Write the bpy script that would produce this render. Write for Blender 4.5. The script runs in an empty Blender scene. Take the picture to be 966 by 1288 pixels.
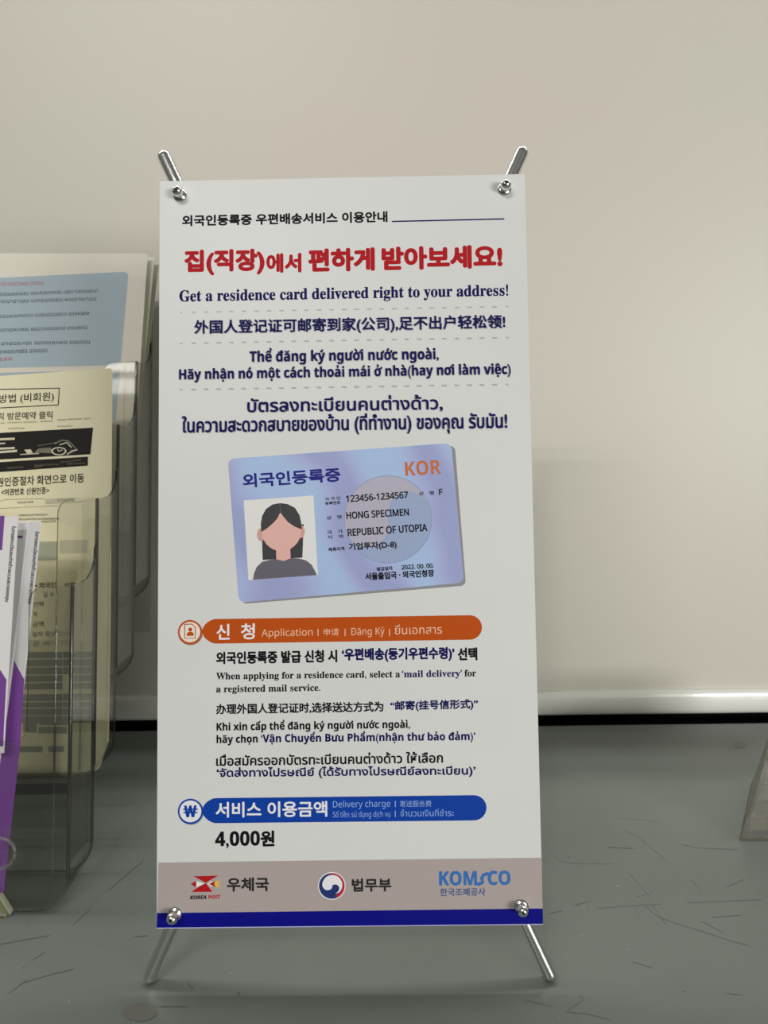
import bpy, bmesh, math, random, unicodedata
import numpy as np
from math import sin, cos, pi, radians

S = bpy.context.scene
COL = S.collection
random.seed(7)

# ------------------------------------------------------------------ camera
F_PX, CX, CY = 970.0, 483.0, 644.0
TH, RHO = radians(8.0), 0.0125
CAM = np.array([0.0, 0.0, 0.374])
_f = np.array([0, cos(TH), -sin(TH)]); _d = np.array([0, -sin(TH), -cos(TH)]); _r = np.array([1.0, 0, 0])
AX = np.array([cos(RHO) * _r + sin(RHO) * _d, cos(RHO) * _d - sin(RHO) * _r, _f])   # right, down, forward

from mathutils import Matrix, Vector
cam = bpy.data.cameras.new('camera')
cam.sensor_fit = 'HORIZONTAL'; cam.sensor_width = 36.0
cam.lens = F_PX / 966.0 * 36.0
cam.clip_start = 0.01
cam.dof.use_dof = True; cam.dof.focus_distance = 0.525; cam.dof.aperture_fstop = 20.0
camo = bpy.data.objects.new('camera', cam); COL.objects.link(camo)
m3 = Matrix((AX[0], -AX[1], -AX[2])).transposed()
camo.matrix_world = Matrix.Translation(CAM) @ m3.to_4x4()
S.camera = camo

# ------------------------------------------------------------------ light
S.view_settings.view_transform = 'Standard'; S.view_settings.look = 'None'
S.view_settings.gamma = 1.0; S.view_settings.use_curve_mapping = False
S.view_settings.exposure = -0.2
W = bpy.data.worlds.new('office'); S.world = W; W.use_nodes = True
nt = W.node_tree; bg = nt.nodes['Background']
geo = nt.nodes.new('ShaderNodeTexCoord'); sep = nt.nodes.new('ShaderNodeSeparateXYZ'); ramp = nt.nodes.new('ShaderNodeValToRGB')
mp = nt.nodes.new('ShaderNodeMapRange'); mp.inputs['From Min'].default_value = -1; mp.inputs['From Max'].default_value = 1
nt.links.new(geo.outputs['Generated'], sep.inputs[0]); nt.links.new(sep.outputs['Z'], mp.inputs['Value'])
nt.links.new(mp.outputs[0], ramp.inputs[0]); nt.links.new(ramp.outputs[0], bg.inputs[0])
e = ramp.color_ramp.elements
e[0].position = 0.44; e[0].color = (0.16, 0.162, 0.165, 1)
e[1].position = 0.90; e[1].color = (0.75, 0.76, 0.76, 1)
for ps_, v_ in ((0.49, 0.36), (0.60, 0.40), (0.64, 1.0)):
    k_ = ramp.color_ramp.elements.new(ps_); k_.color = (v_, v_, v_ * 0.99, 1)
bg.inputs[1].default_value = 0.20

def tube_light(name, x, y, z, length, width, power, col=(1, 0.975, 0.93)):
    l = bpy.data.lights.new(name, 'AREA'); l.shape = 'RECTANGLE'; l.size = length; l.size_y = width
    l.energy = power; l.color = col
    o = bpy.data.objects.new(name, l); COL.objects.link(o); o.location = (x, y, z)
    return o
for yy in (-1.545, -1.705):
    o = tube_light('fluorescent_tube_lamp', -0.9, yy, 1.95, 1.2, 0.02, 12.0)
    o.rotation_euler = (radians(52), 0, 0)
for zz, hh, pw in ((1.715, 0.08, 1.1), (1.815, 0.05, 0.8)):
    o = tube_light('shoulder_streak_light', -1.25, -2.0, zz, 0.7, hh, pw); o.rotation_euler = (radians(90), 0, 0)  # added strips whose reflection gives the holder's shoulder its bright streaks
for yy in (0.98, 1.05):
    tube_light('rear_row_tube_lamp', 0.1, yy, 1.95, 4.2, 0.04, 24.0)
o = tube_light('spot_downlight_lamp', -0.42, -1.25, 1.95, 0.12, 0.12, 7.0); o.rotation_euler = (radians(42), 0, 0)
o = tube_light('wall_fill_light', 1.9, -2.0, 0.48, 1.1, 0.7, 62.0, (1, 0.985, 0.95)); o.rotation_euler = (radians(90), 0, radians(28))  # added fill panel, unseen, brightens the wall from low on the right

# ------------------------------------------------------------------ helpers
def lin(c):
    c = c / 255.0
    return c / 12.92 if c <= 0.04045 else ((c + 0.055) / 1.055) ** 2.4
def rgb(t): return (lin(t[0]), lin(t[1]), lin(t[2]), 1.0)
MATS = {}
def mat(name, col, rough=0.5, metal=0.0, spec=0.5, coat=0.0):
    if name in MATS: return MATS[name]
    m = bpy.data.materials.new(name); m.use_nodes = True
    b = m.node_tree.nodes['Principled BSDF']
    b.inputs['Base Color'].default_value = rgb(col); b.inputs['Roughness'].default_value = rough
    b.inputs['Metallic'].default_value = metal; b.inputs['Specular IOR Level'].default_value = spec
    b.inputs['Coat Weight'].default_value = coat
    m.diffuse_color = rgb(col)
    MATS[name] = m
    return m
def noise_mat(name, c1, c2, scale, rough=0.5, spec=0.5, bump=0.0, bscale=400, detail=3.0, c3=None, lo=0.35, hi=0.65):
    m = mat(name, c1, rough, 0, spec); t = m.node_tree; b = t.nodes['Principled BSDF']
    tc = t.nodes.new('ShaderNodeTexCoord'); n = t.nodes.new('ShaderNodeTexNoise'); r = t.nodes.new('ShaderNodeValToRGB')
    n.inputs['Scale'].default_value = scale; n.inputs['Detail'].default_value = detail
    t.links.new(tc.outputs['Object'], n.inputs['Vector']); t.links.new(n.outputs['Fac'], r.inputs[0])
    r.color_ramp.elements[0].position = lo; r.color_ramp.elements[0].color = rgb(c1)
    r.color_ramp.elements[1].position = hi; r.color_ramp.elements[1].color = rgb(c2)
    if c3:
        k = r.color_ramp.elements.new((lo + hi) / 2); k.color = rgb(c3)
    t.links.new(r.outputs[0], b.inputs['Base Color'])
    if bump:
        n2 = t.nodes.new('ShaderNodeTexNoise'); n2.inputs['Scale'].default_value = bscale; n2.inputs['Detail'].default_value = 2
        bp = t.nodes.new('ShaderNodeBump'); bp.inputs['Strength'].default_value = bump; bp.inputs['Distance'].default_value = 0.001
        t.links.new(tc.outputs['Object'], n2.inputs['Vector']); t.links.new(n2.outputs['Fac'], bp.inputs['Height'])
        t.links.new(bp.outputs[0], b.inputs['Normal'])
    return m
def clear_mat(name, tint, refl=1.0, rough=0.03, body=0.0, bodycol=(150, 150, 140)):
    # clear plastic sheet: tinted see-through with a Fresnel reflection
    if name in MATS: return MATS[name]
    m = bpy.data.materials.new(name); m.use_nodes = True; t = m.node_tree
    for n in list(t.nodes): t.nodes.remove(n)
    out = t.nodes.new('ShaderNodeOutputMaterial'); tr = t.nodes.new('ShaderNodeBsdfTransparent'); gl = t.nodes.new('ShaderNodeBsdfGlossy')
    lw = t.nodes.new('ShaderNodeLayerWeight'); pw = t.nodes.new('ShaderNodeMath'); pw.operation = 'POWER'; fr = t.nodes.new('ShaderNodeMath'); fr.operation = 'MULTIPLY_ADD'; mx = t.nodes.new('ShaderNodeMixShader'); mu = t.nodes.new('ShaderNodeMath'); mu.operation = 'MULTIPLY'
    pw.inputs[1].default_value = 5.0; fr.inputs[1].default_value = 0.955; fr.inputs[2].default_value = 0.045
    t.links.new(lw.outputs['Facing'], pw.inputs[0]); t.links.new(pw.outputs[0], fr.inputs[0]); mu.inputs[1].default_value = refl
    tr.inputs['Color'].default_value = (*tint, 1); gl.inputs['Roughness'].default_value = rough
    t.links.new(fr.outputs[0], mu.inputs[0]); t.links.new(mu.outputs[0], mx.inputs[0])
    last = tr
    if body:
        df = t.nodes.new('ShaderNodeBsdfDiffuse'); df.inputs['Color'].default_value = rgb(bodycol)
        m2 = t.nodes.new('ShaderNodeMixShader'); m2.inputs[0].default_value = body
        t.links.new(tr.outputs[0], m2.inputs[1]); t.links.new(df.outputs[0], m2.inputs[2]); last = m2
    t.links.new(last.outputs[0], mx.inputs[1]); t.links.new(gl.outputs[0], mx.inputs[2]); t.links.new(mx.outputs[0], out.inputs[0])
    MATS[name] = m
    return m

def ray(x, y): return ((x - CX) / F_PX) * AX[0] + ((y - CY) / F_PX) * AX[1] + AX[2]
class Plane:
    """A real plane in the place: origin, right, up and facing normal."""
    def __init__(s, O, U, V, N): s.O, s.U, s.V, s.N = [np.array(a, float) for a in (O, U, V, N)]
    def hit(s, x, y, d=0.0):
        r = ray(x, y); O = s.O + d * s.N
        return CAM + r * (np.dot(O - CAM, s.N) / np.dot(r, s.N))
    def uv(s, x, y, d=0.0):
        p = s.hit(x, y, d) - s.O
        return np.array([np.dot(p, s.U), np.dot(p, s.V)])
    def P(s, u, v, d=0.0): return s.O + u * s.U + v * s.V + d * s.N
    def shifted(s, d): return Plane(s.O + d * s.N, s.U, s.V, s.N)
DESK = Plane((0, 0, 0), (1, 0, 0), (0, 1, 0), (0, 0, 1))

class MB:
    """Collects vertices, faces and materials, then links them as ONE mesh object."""
    def __init__(s): s.v, s.f, s.mi, s.mats, s.sm = [], [], [], [], []
    def _m(s, m):
        if m not in s.mats: s.mats.append(m)
        return s.mats.index(m)
    def poly(s, pts, m, smooth=False):
        b = len(s.v); s.v += [tuple(map(float, p)) for p in pts]
        s.f.append(tuple(range(b, b + len(pts)))); s.mi.append(s._m(m)); s.sm.append(smooth)
    def mesh(s, vs, fs, m, smooth=False):
        b = len(s.v); s.v += [tuple(map(float, p)) for p in vs]; k = s._m(m)
        for f in fs: s.f.append(tuple(b + i for i in f)); s.mi.append(k); s.sm.append(smooth)
    def prism(s, pts, off, m, side=None):
        """outline pts (3-D, planar) swept by vector off"""
        n = len(pts); off = np.array(off, float); a = [np.array(p, float) for p in pts]; b2 = [p + off for p in a]
        s.poly(a[::-1], m); s.poly(b2, m)
        for i in range(n):
            j = (i + 1) % n
            s.poly([a[i], a[j], b2[j], b2[i]], side or m)
    def box(s, lo, hi, m):
        x0, y0, z0 = lo; x1, y1, z1 = hi
        s.prism([(x0, y0, z0), (x1, y0, z0), (x1, y1, z0), (x0, y1, z0)], (0, 0, z1 - z0), m)
    def tube(s, path, r, m, n=20, cap=True):
        """round tube along a straight or bent path with hemispherical ends"""
        P = [np.array(p, float) for p in path]; rings = []
        def frame(t):
            t = t / np.linalg.norm(t); h = np.array([0, 0, 1.0]) if abs(t[2]) < .9 else np.array([1.0, 0, 0])
            a = np.cross(t, h); a /= np.linalg.norm(a); return t, a, np.cross(t, a)
        T = [P[min(i + 1, len(P) - 1)] - P[max(i - 1, 0)] for i in range(len(P))]
        if cap:
            t, a, b = frame(T[0])
            for k in range(6): ph = pi / 2 * k / 6; rings.append((P[0] - t * r * cos(ph), r * max(sin(ph), .02), a, b))
        for p, tt in zip(P, T): t, a, b = frame(tt); rings.append((p, r, a, b))
        if cap:
            t, a, b = frame(T[-1])
            for k in range(5, -1, -1): ph = pi / 2 * k / 6; rings.append((P[-1] + t * r * cos(ph), r * max(sin(ph), .02), a, b))
        vs, fs = [], []
        for (c, rr, a, b) in rings:
            for k in range(n): an = 2 * pi * k / n; vs.append(c + rr * (a * cos(an) + b * sin(an)))
        for i in range(len(rings) - 1):
            for k in range(n): fs.append((i * n + k, i * n + (k + 1) % n, (i + 1) * n + (k + 1) % n, (i + 1) * n + k))
        fs.append(tuple(range(n))[::-1]); fs.append(tuple((len(rings) - 1) * n + k for k in range(n)))
        s.mesh(vs, fs, m, True)
    def lathe(s, base, axis, prof, m, n=28):
        """profile of (radius, height along axis)"""
        axis = np.array(axis, float); axis /= np.linalg.norm(axis); h = np.array([0, 0, 1.0]) if abs(axis[2]) < .9 else np.array([1.0, 0, 0])
        a = np.cross(axis, h); a /= np.linalg.norm(a); b = np.cross(axis, a); base = np.array(base, float)
        vs, fs = [], []
        for (r, z) in prof:
            for k in range(n): an = 2 * pi * k / n; vs.append(base + axis * z + r * (a * cos(an) + b * sin(an)))
        for i in range(len(prof) - 1):
            for k in range(n): fs.append((i * n + k, i * n + (k + 1) % n, (i + 1) * n + (k + 1) % n, (i + 1) * n + k))
        fs.append(tuple(range(n))[::-1]); fs.append(tuple((len(prof) - 1) * n + k for k in range(n)))
        s.mesh(vs, fs, m, True)
    def build(s, name, parent=None, label=None, origin=None):
        o0 = np.array(origin if origin is not None else (0, 0, 0), float)
        if parent is not None:
            q = parent
            while q is not None: o0 = o0 + np.array(q.location); q = q.parent
        me = bpy.data.meshes.new(name)
        me.from_pydata([tuple(np.array(v) - o0) for v in s.v], [], s.f)
        for m in s.mats: me.materials.append(m)
        me.polygons.foreach_set('material_index', s.mi); me.polygons.foreach_set('use_smooth', s.sm)
        me.update()
        o = bpy.data.objects.new(name, me); COL.objects.link(o)
        if parent is not None: o.parent = parent
        elif origin is not None: o.location = origin
        if label: o['label'] = label
        return o
def tag(o, label=None, cat=None, group=None, kind=None):
    if label: o['label'] = label
    if cat: o['category'] = cat
    if group: o['group'] = group
    if kind: o['kind'] = kind
    return o
def thing(name, label, cat, loc, group=None):
    o = bpy.data.objects.new(name, None); COL.objects.link(o); o.location = loc; o.empty_display_size = 0.02
    return tag(o, label, cat, group)

# ------------------------------------------------------------------ lettering
def _conv(s):
    c = bpy.data.curves.new('t', 'FONT'); c.body = s; c.size = 1.0; c.resolution_u = 4; c.fill_mode = 'FRONT'
    o = bpy.data.objects.new('t', c); COL.objects.link(o)
    dg = bpy.context.evaluated_depsgraph_get(); dg.update()
    me = bpy.data.meshes.new_from_object(o.evaluated_get(dg))
    n = len(me.vertices); co = np.zeros(n * 3); me.vertices.foreach_get('co', co)
    v = co.reshape(-1, 3)[:, :2].copy(); f = [tuple(p.vertices) for p in me.polygons]
    bpy.data.objects.remove(o); bpy.data.curves.remove(c); bpy.data.meshes.remove(me)
    return v, f
_cache = {}
def conv(s):
    if s not in _cache: _cache[s] = _conv(s)
    return _cache[s]
STY = {'sansb': (0x1D5D4, 0x1D5EE, 0x1D7EC), 'sans': (0x1D5A0, 0x1D5BA, 0x1D7E2), 'serifb': (0x1D400, 0x1D41A, 0x1D7CE),
       'sansbi': (0x1D63C, 0x1D656, 0x1D7EC)}
def chmap(c, st):
    if st not in STY: return c
    U, L, D = STY[st]
    if 'A' <= c <= 'Z': return chr(U + ord(c) - 65)
    if 'a' <= c <= 'z': return chr(L + ord(c) - 97)
    if '0' <= c <= '9': return chr(D + ord(c) - 48)
    return c
def strip(path, w):
    """a stroked polyline as quads, 2-D"""
    v, f = [], []
    P = [np.array(p, float) for p in path]
    for i, p in enumerate(P):
        t = P[min(i + 1, len(P) - 1)] - P[max(i - 1, 0)]; t /= (np.linalg.norm(t) + 1e-9); n = np.array([-t[1], t[0]]) * w / 2
        v += [p + n, p - n]
    for i in range(len(P) - 1): f.append((2 * i, 2 * i + 1, 2 * i + 3, 2 * i + 2))
    return v, f
def disc(c, r, n=12): return [(c[0] + r * cos(2 * pi * k / n), c[1] + r * sin(2 * pi * k / n)) for k in range(n)]
def lettering(s, st='plain', bold=0.0):
    """-> vertices (n,2), faces, cap height, lower-left/right ink"""
    base, marks, out = '', [], ''
    for ch in s:
        if st in STY:
            if ch in 'đĐ': marks.append((len(base), ['stroke', ch])); base += chmap('d' if ch == 'đ' else 'D', st); continue
            d = unicodedata.normalize('NFD', ch)
            if len(d) > 1 and d[0].isascii(): marks.append((len(base), [hex(ord(x))[2:] for x in d[1:]])); base += chmap(d[0], st); continue
        base += chmap(ch, st)
    V, Fc = conv(base); V = [np.array(p) for p in V]; Fc = list(Fc)
    cap = conv(chmap('H', st))[0][:, 1].max(); w = 0.105 if st.endswith('b') else 0.07
    def add(v, f):
        b = len(V); V.extend([np.array(p) for p in v]); Fc.extend([tuple(b + i for i in q) for q in f])
    for i, ms in marks:
        g = conv(base[i])[0]; x1 = conv(base[:i + 1])[0][:, 0].max(); x0 = x1 - (g[:, 0].max() - g[:, 0].min())
        xc, top, bot = (x0 + x1) / 2, g[:, 1].max(), 0.0; y = top + 0.05; side = 0.0
        circ = '302' in ms
        for k in sorted(ms, key=lambda q: {'302': 0, '306': 0, '31b': 0}.get(q, 1)):
            if k == 'stroke': continue
            if k == '302': add(*strip([(xc - .17, y), (xc, y + .13), (xc + .17, y)], w * .8)); y += .15; side = .16
            elif k == '306': add(*strip([(xc - .15, y + .12), (xc - .09, y + .03), (xc + .09, y + .03), (xc + .15, y + .12)], w * .8)); y += .17
            elif k == '31b': add(*strip([(x1 - .09, top - .04), (x1 + .04, top - .02), (x1 + .07, top + .10)], w * .85))
            elif k == '301':
                a = xc + side; yy = y - (.08 if circ else 0); add(*strip([(a - .05, yy), (a + .10, yy + .17)], w))
            elif k == '300':
                a = xc - side; yy = y - (.08 if circ else 0); add(*strip([(a + .05, yy), (a - .10, yy + .17)], w))
            elif k == '309':
                a = xc + side; yy = y - (.05 if circ else 0); add(*strip([(a - .06, yy + .18), (a + .04, yy + .19), (a + .06, yy + .12), (a, yy + .07), (a, yy)], w * .75))
            elif k == '303': add(*strip([(xc - .18, y + .02), (xc - .09, y + .10), (xc + .07, y + .04), (xc + .18, y + .12)], w * .85))
            elif k == '323': q = disc((xc, -.15), w * .68); add(q, [tuple(range(len(q)))])
        if ms[0] == 'stroke':
            if ms[1] == 'đ': add(*strip([(x1 - .33, top - .13), (x1 + .06, top - .13)], w * .75))
            else: add(*strip([(x0 - .06, cap * .5), (x0 + .24, cap * .5)], w * .8))
    return np.array(V), Fc, cap
LAYER = 8e-6
class Print:
    """Ink lying on a plane: every shape is given where it stands on the sheet."""
    def __init__(s, plane, up=(0.0, -1.0), base=6e-5): s.pl, s.up, s.mb, s.d = plane, up, MB(), base
    def text(s, txt, bl, br, h, m, st='plain', bold=0.0, fit='bbox', shear=0.0):
        V, Fc, cap = lettering(txt, st); V = V.copy()
        if shear: V[:, 0] += shear * V[:, 1]
        x0, x1 = V[:, 0].min() - bold, V[:, 0].max() + bold
        y0, y1 = (V[:, 1].min() - bold, V[:, 1].max() + bold) if fit == 'bbox' else (0.0, cap)
        a, b = s.pl.uv(*bl), s.pl.uv(*br); c = s.pl.uv(bl[0] + s.up[0] * h, bl[1] + s.up[1] * h)
        ux, uy = (b - a) / (x1 - x0), (c - a) / (y1 - y0)
        if s.up == (0.0, -1.0): uy = np.array([0.0, uy[1]])
        Q = a + np.outer(V[:, 0] - x0, ux) + np.outer(V[:, 1] - y0, uy)
        k = bold * np.linalg.norm(uy)
        offs = [(0, 0)] if not bold else [(0, 0)] + [(k * cos(t * pi / 4), k * sin(t * pi / 4)) for t in range(8)]
        for i, (dx, dy) in enumerate(offs):
            s.mb.mesh([s.pl.P(q[0] + dx, q[1] + dy, s.d + i * 4e-6) for q in Q], Fc, m)
        s.d += LAYER
    def poly(s, pts, m):
        s.mb.poly([s.pl.hit(x, y, 0) + s.pl.N * s.d for x, y in pts], m); s.d += LAYER
    def polyh(s, pts, holes_free, m): s.poly(pts, m)
    def line(s, pts, w, m):
        v, f = strip(pts, w); s.mb.mesh([s.pl.hit(x, y, 0) + s.pl.N * s.d for x, y in v], f, m); s.d += LAYER
    def ring(s, c, r, w, m, n=40):
        v, f = strip([(c[0] + r * cos(2 * pi * k / n), c[1] + r * sin(2 * pi * k / n)) for k in range(n + 1)], w)
        s.mb.mesh([s.pl.hit(x, y, 0) + s.pl.N * s.d for x, y in v], f, m); s.d += LAYER
    def disc(s, c, r, m, ry=None, n=40): s.poly([(c[0] + r * cos(2 * pi * k / n), c[1] + (ry or r) * sin(2 * pi * k / n)) for k in range(n)], m)
    def build(s, name, parent, label=None): return s.mb.build(name, parent, label)
def rounded(quad, r, n=6):
    """quad (4 points) with rounded corners of size r"""
    out = []; Q = [np.array(q, float) for q in quad]
    for i in range(4):
        p, a, b = Q[i], Q[i - 1], Q[(i + 1) % 4]
        da = (a - p) / np.linalg.norm(a - p); db = (b - p) / np.linalg.norm(b - p)
        p0, p2 = p + da * r, p + db * r
        for k in range(n + 1):
            t = k / n; t0 = 1 - cos(t * pi / 2); t1 = 1 - sin(t * pi / 2)
            # quarter arc from p0 to p2
            out.append(tuple(p + da * r * (1 - sin(t * pi / 2)) + db * r * (1 - cos(t * pi / 2))))
    return out

# ------------------------------------------------------------------ materials
M_wall = noise_mat('painted_panel', (214, 212, 198), (217, 210, 198), 2.6, 0.42, 0.4, 0.05, 900, 2.0)
M_trim = mat('white_gloss_rail', (240, 240, 231), 0.24, 0, 0.5, 0.3)
M_desk = noise_mat('grey_green_laminate', (96, 103, 98), (100, 107, 102), 14.0, 0.36, 0.4, 0.02, 1500, 4.0)
M_scr = mat('scratch_dark', (76, 82, 78), 0.5); M_scr2 = mat('scuff_brown', (92, 94, 88), 0.42); M_speck = mat('speck_pale', (150, 155, 151), 0.5)
M_body = mat('desk_body_grey', (120, 122, 120), 0.5); M_floor = mat('floor_grey', (90, 88, 84), 0.6)
M_sheet = noise_mat('banner_film', (216, 217, 215), (219, 220, 218), 9.0, 0.42, 0.35)
M_chrome = mat('polished_chrome', (226, 226, 221), 0.2, 1.0)
M_socket = mat('dark_screw_slot', (35, 35, 35), 0.4, 0.6)

# ------------------------------------------------------------------ setting
Y_EDGE = 0.857; Y_WALL = 0.880
w = MB(); w.box((-1.6, Y_WALL, 0.0033), (1.6, Y_WALL + 0.03, 0.93), M_wall)
tag(w.build('wall_back'), kind='structure')
w = MB(); w.box((-1.6, Y_WALL + .02, -0.75), (1.6, Y_WALL + 0.03, 0.0033), mat('gap_shade_black', (14, 14, 15), .7, 0, .1)); tag(w.build('gap_shade_back'), kind='structure')  # black panel standing in for the shade in the gap under the trim
t = MB(); prof = []
for k in range(13):
    a = -pi / 2 + pi * k / 12
    prof.append((-1.6, Y_WALL - 0.0085 * max(cos(a), 0) ** 0.6, 0.0185 + 0.0152 * sin(a)))
prof = [(-1.6, Y_WALL, 0.0033)] + prof + [(-1.6, Y_WALL, 0.0337)]
t.prism(prof, (3.2, 0, 0), M_trim)
tr = t.build('trim_1'); tag(tr, kind='structure')
for p in tr.data.polygons: p.use_smooth = len(p.vertices) == 4
f = MB(); f.box((-3, -3, -0.80), (3, 1.6, -0.75), M_floor); tag(f.build('floor'), kind='structure')

desk = thing('counter_desk', 'grey-green laminate counter with scratches in front of the white panel wall', 'desk', (0, 0.35, -0.75))
d = MB(); d.prism([(-1.5, Y_EDGE, -0.003), (-1.5, Y_EDGE - 0.003, 0), (-1.5, -0.02, 0), (-1.5, -0.028, -0.008), (-1.5, -0.028, -0.03), (-1.5, Y_EDGE, -0.03)], (3.0, 0, 0), M_desk)
top = d.build('desk_top', desk)
for sx in (-1.45, 1.42):
    q = MB(); q.box((sx, 0.03, -0.75), (sx + 0.03, Y_EDGE - 0.03, -0.03), M_body); q.build('side_panel', desk)
q = MB(); q.box((-1.42, Y_EDGE - 0.08, -0.65), (1.42, Y_EDGE - 0.06, -0.03), M_body); q.build('modesty_panel', desk)

wr = Print(DESK, base=5e-5)
def zs(l, ox, oy, sc): return [(ox + x * sc, oy + y * sc) for x, y in l]
A1 = [[(370,92),(450,97),(540,108)],[(390,138),(450,165),(520,225),(570,270)],[(100,222),(140,262),(200,272),(350,273)],
 [(415,308),(460,365),(500,408)],[(440,405),(490,395),(520,372)],[(290,450),(400,442),(540,433)],[(505,435),(565,520)],[(440,445),(455,497)],
 [(645,428),(780,422),(940,416)],[(620,195),(680,210),(850,217)],[(660,338),(690,362)],[(690,392),(705,375)],[(800,368),(870,335)],
 [(480,440),(530,485),(600,510),(700,540),(820,580),(890,598)],[(700,500),(790,548)],[(740,487),(860,477)],[(190,440),(260,422)],
 [(90,472),(150,460)],[(170,862),(250,870),(340,893)],[(165,860),(230,815)],[(800,788),(860,795)],[(430,662),(510,688)],[(0,815),(110,840)],
 [(215,795),(235,812)],[(330,208),(430,212)]]
A2 = [[(0,348),(100,330),(200,312)],[(80,508),(200,472),(300,448)],[(300,265),(370,200)],[(135,410),(180,380)],[(440,130),(520,60),(580,10)],
 [(760,498),(770,520),(785,525)],[(640,600),(760,600)],[(40,545),(110,490)],[(545,318),(600,312)]]
for i, l in enumerate(A1): wr.line(zs(l, 660, 1000, .3168), 0.75 if i in (1, 3, 5, 6, 8) else 0.5, M_scr)
for l in A2: wr.line(zs(l, 0, 1080, .3106), 0.7, M_scr)
wr.disc((176, 1273), 22, M_scr2, 12); wr.disc((930, 937), 8, M_scr2, 4)
for (x, y, r) in [(110,1198,.8),(87,1260,.9),(168,1286,1.1),(290,1225,.9),(777,1115,1.2),(735,1142,.9),(732,1177,.9),(789,1195,.8),(768,1231,.8),(703,1281,.9),(884,1158,.7),(781,1250,.7)]:
    wr.disc((x, y), r, M_speck, r * .7, 8)
for (x, y, r) in [(123,1189,.8),(148,1160,.7),(36,1160,1.2),(30,1217,1.0),(300,1250,1.6),(860,1247,1.0),(715,1078,1.0),(500,1255,1.),(600,1270,.9),(430,1215,.8),(350,1240,1.0),(560,1230,.8)]:
    wr.disc((x, y), r, M_scr, r * .7, 8)
for i in range(36):
    x, y = random.uniform(0, 960), random.uniform(1000, 1288); wr.disc((x, y), random.uniform(.3, .6), random.choice((M_speck, M_scr)), .35, 6)
sc = wr.build('scratch', top, 'dark scratches and pale specks'); sc['kind'] = 'stuff'

# ------------------------------------------------------------------ banner stand
R_ = np.array([[1, .013, .01], [-.0137, .998, .059], [-.0092, -.059, .998]])
t_ = np.array([-.0256, .0196, .5133])
O = AX.T @ t_ + CAM; U = AX.T @ R_[:, 0]; V = -AX.T @ R_[:, 1]
U /= np.linalg.norm(U); V -= U * np.dot(U, V); V /= np.linalg.norm(V); N = np.cross(U, V)
BP = Plane(O, U, V, N)
BACK = BP.shifted(-0.0075)
base = BACK.hit(440, 1226); base[2] = 0
ban = thing('tabletop_banner', 'white printed tabletop banner on a chrome X-shaped stand, residence card delivery notice', 'banner', tuple(base))
corners = [(201, 228), (660, 219), (683, 1163), (197, 1168)]
TH_S = 0.0005
sb = MB(); fr = [BP.hit(*c) for c in corners]
NX, NY = 10, 20
def bil(u, v): return (1 - v) * ((1 - u) * fr[0] + u * fr[1]) + v * ((1 - u) * fr[3] + u * fr[2])
sb.prism([fr[3], fr[2], fr[1], fr[0]], -TH_S * N, M_sheet)
sheet = sb.build('banner_sheet', ban)

INK = dict(navy=mat('ink_navy', (10, 12, 84), .6, 0, .15), black=mat('ink_black', (14, 14, 18), .6, 0, .15), red=mat('ink_red', (178, 22, 30), .6, 0, .15),
           grey=mat('ink_dot_grey', (176, 176, 190), .5), orange=mat('ink_orange', (188, 78, 12), .6, 0, .15), peach=mat('ink_peach', (238, 196, 160), .5),
           blue=mat('ink_blue', (6, 62, 160), .6, 0, .15), pale=mat('ink_pale_blue', (140, 172, 226), .5), white=mat('ink_white', (234, 234, 236), .5),
           band=mat('ink_warm_grey', (173, 162, 158), .6, 0, .2), deep=mat('ink_deep_blue', (4, 4, 128), .6, 0, .15), cream=mat('ink_cream', (240, 226, 210), .5),
           shade=mat('ink_card_edge', (138, 138, 142), .5), edge=mat('film_edge', (186, 184, 226), .4),
           korange=mat('ink_card_orange', (196, 104, 44), .5), cardnavy=mat('ink_card_navy', (36, 36, 128), .6, 0, .2), photo=mat('ink_photo_ground', (228, 227, 224), .5),
           hair=mat('ink_hair', (50, 50, 54), .5), skin=mat('ink_skin', (226, 178, 168), .5), top=mat('ink_top', (98, 94, 106), .5),
           ear=mat('ink_ear', (206, 158, 150), .5), disc=mat('ink_emblem', (152, 168, 202), .5), disc2=mat('ink_emblem_pink', (178, 175, 192), .5),
           yel=mat('ink_yellow', (232, 186, 70), .5), brick=mat('ink_crimson', (186, 28, 44), .5), gnavy=mat('ink_emblem_navy', (16, 42, 108), .5),
           kom=mat('ink_mid_blue', (44, 108, 184), .5), kom2=mat('ink_slate_blue', (60, 88, 146), .5))
K = INK
# heading
p = Print(BP)
p.text('외국인등록증 우편배송서비스 이용안내', (229, 284.8), (487.6, 279.6), 14, K['black'], bold=.04)
p.line([(493, 278.6), (634.4, 275.4)], 1.7, K['navy'])
p.text('집(직장)', (231.8, 347), (333, 345), 32.5, K['red'], bold=.05)
p.text('에서', (335, 343.5), (379.3, 342.6), 24.5, K['red'], bold=.046)
p.text('편하게', (387.8, 342.6), (471.7, 340.6), 29.6, K['red'], bold=.05)
p.text('받아보세요!', (480, 340.4), (632.4, 337), 29.6, K['red'], bold=.05)
p.build('heading_print', sheet, 'black title with blue rule over a bold red headline')
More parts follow.
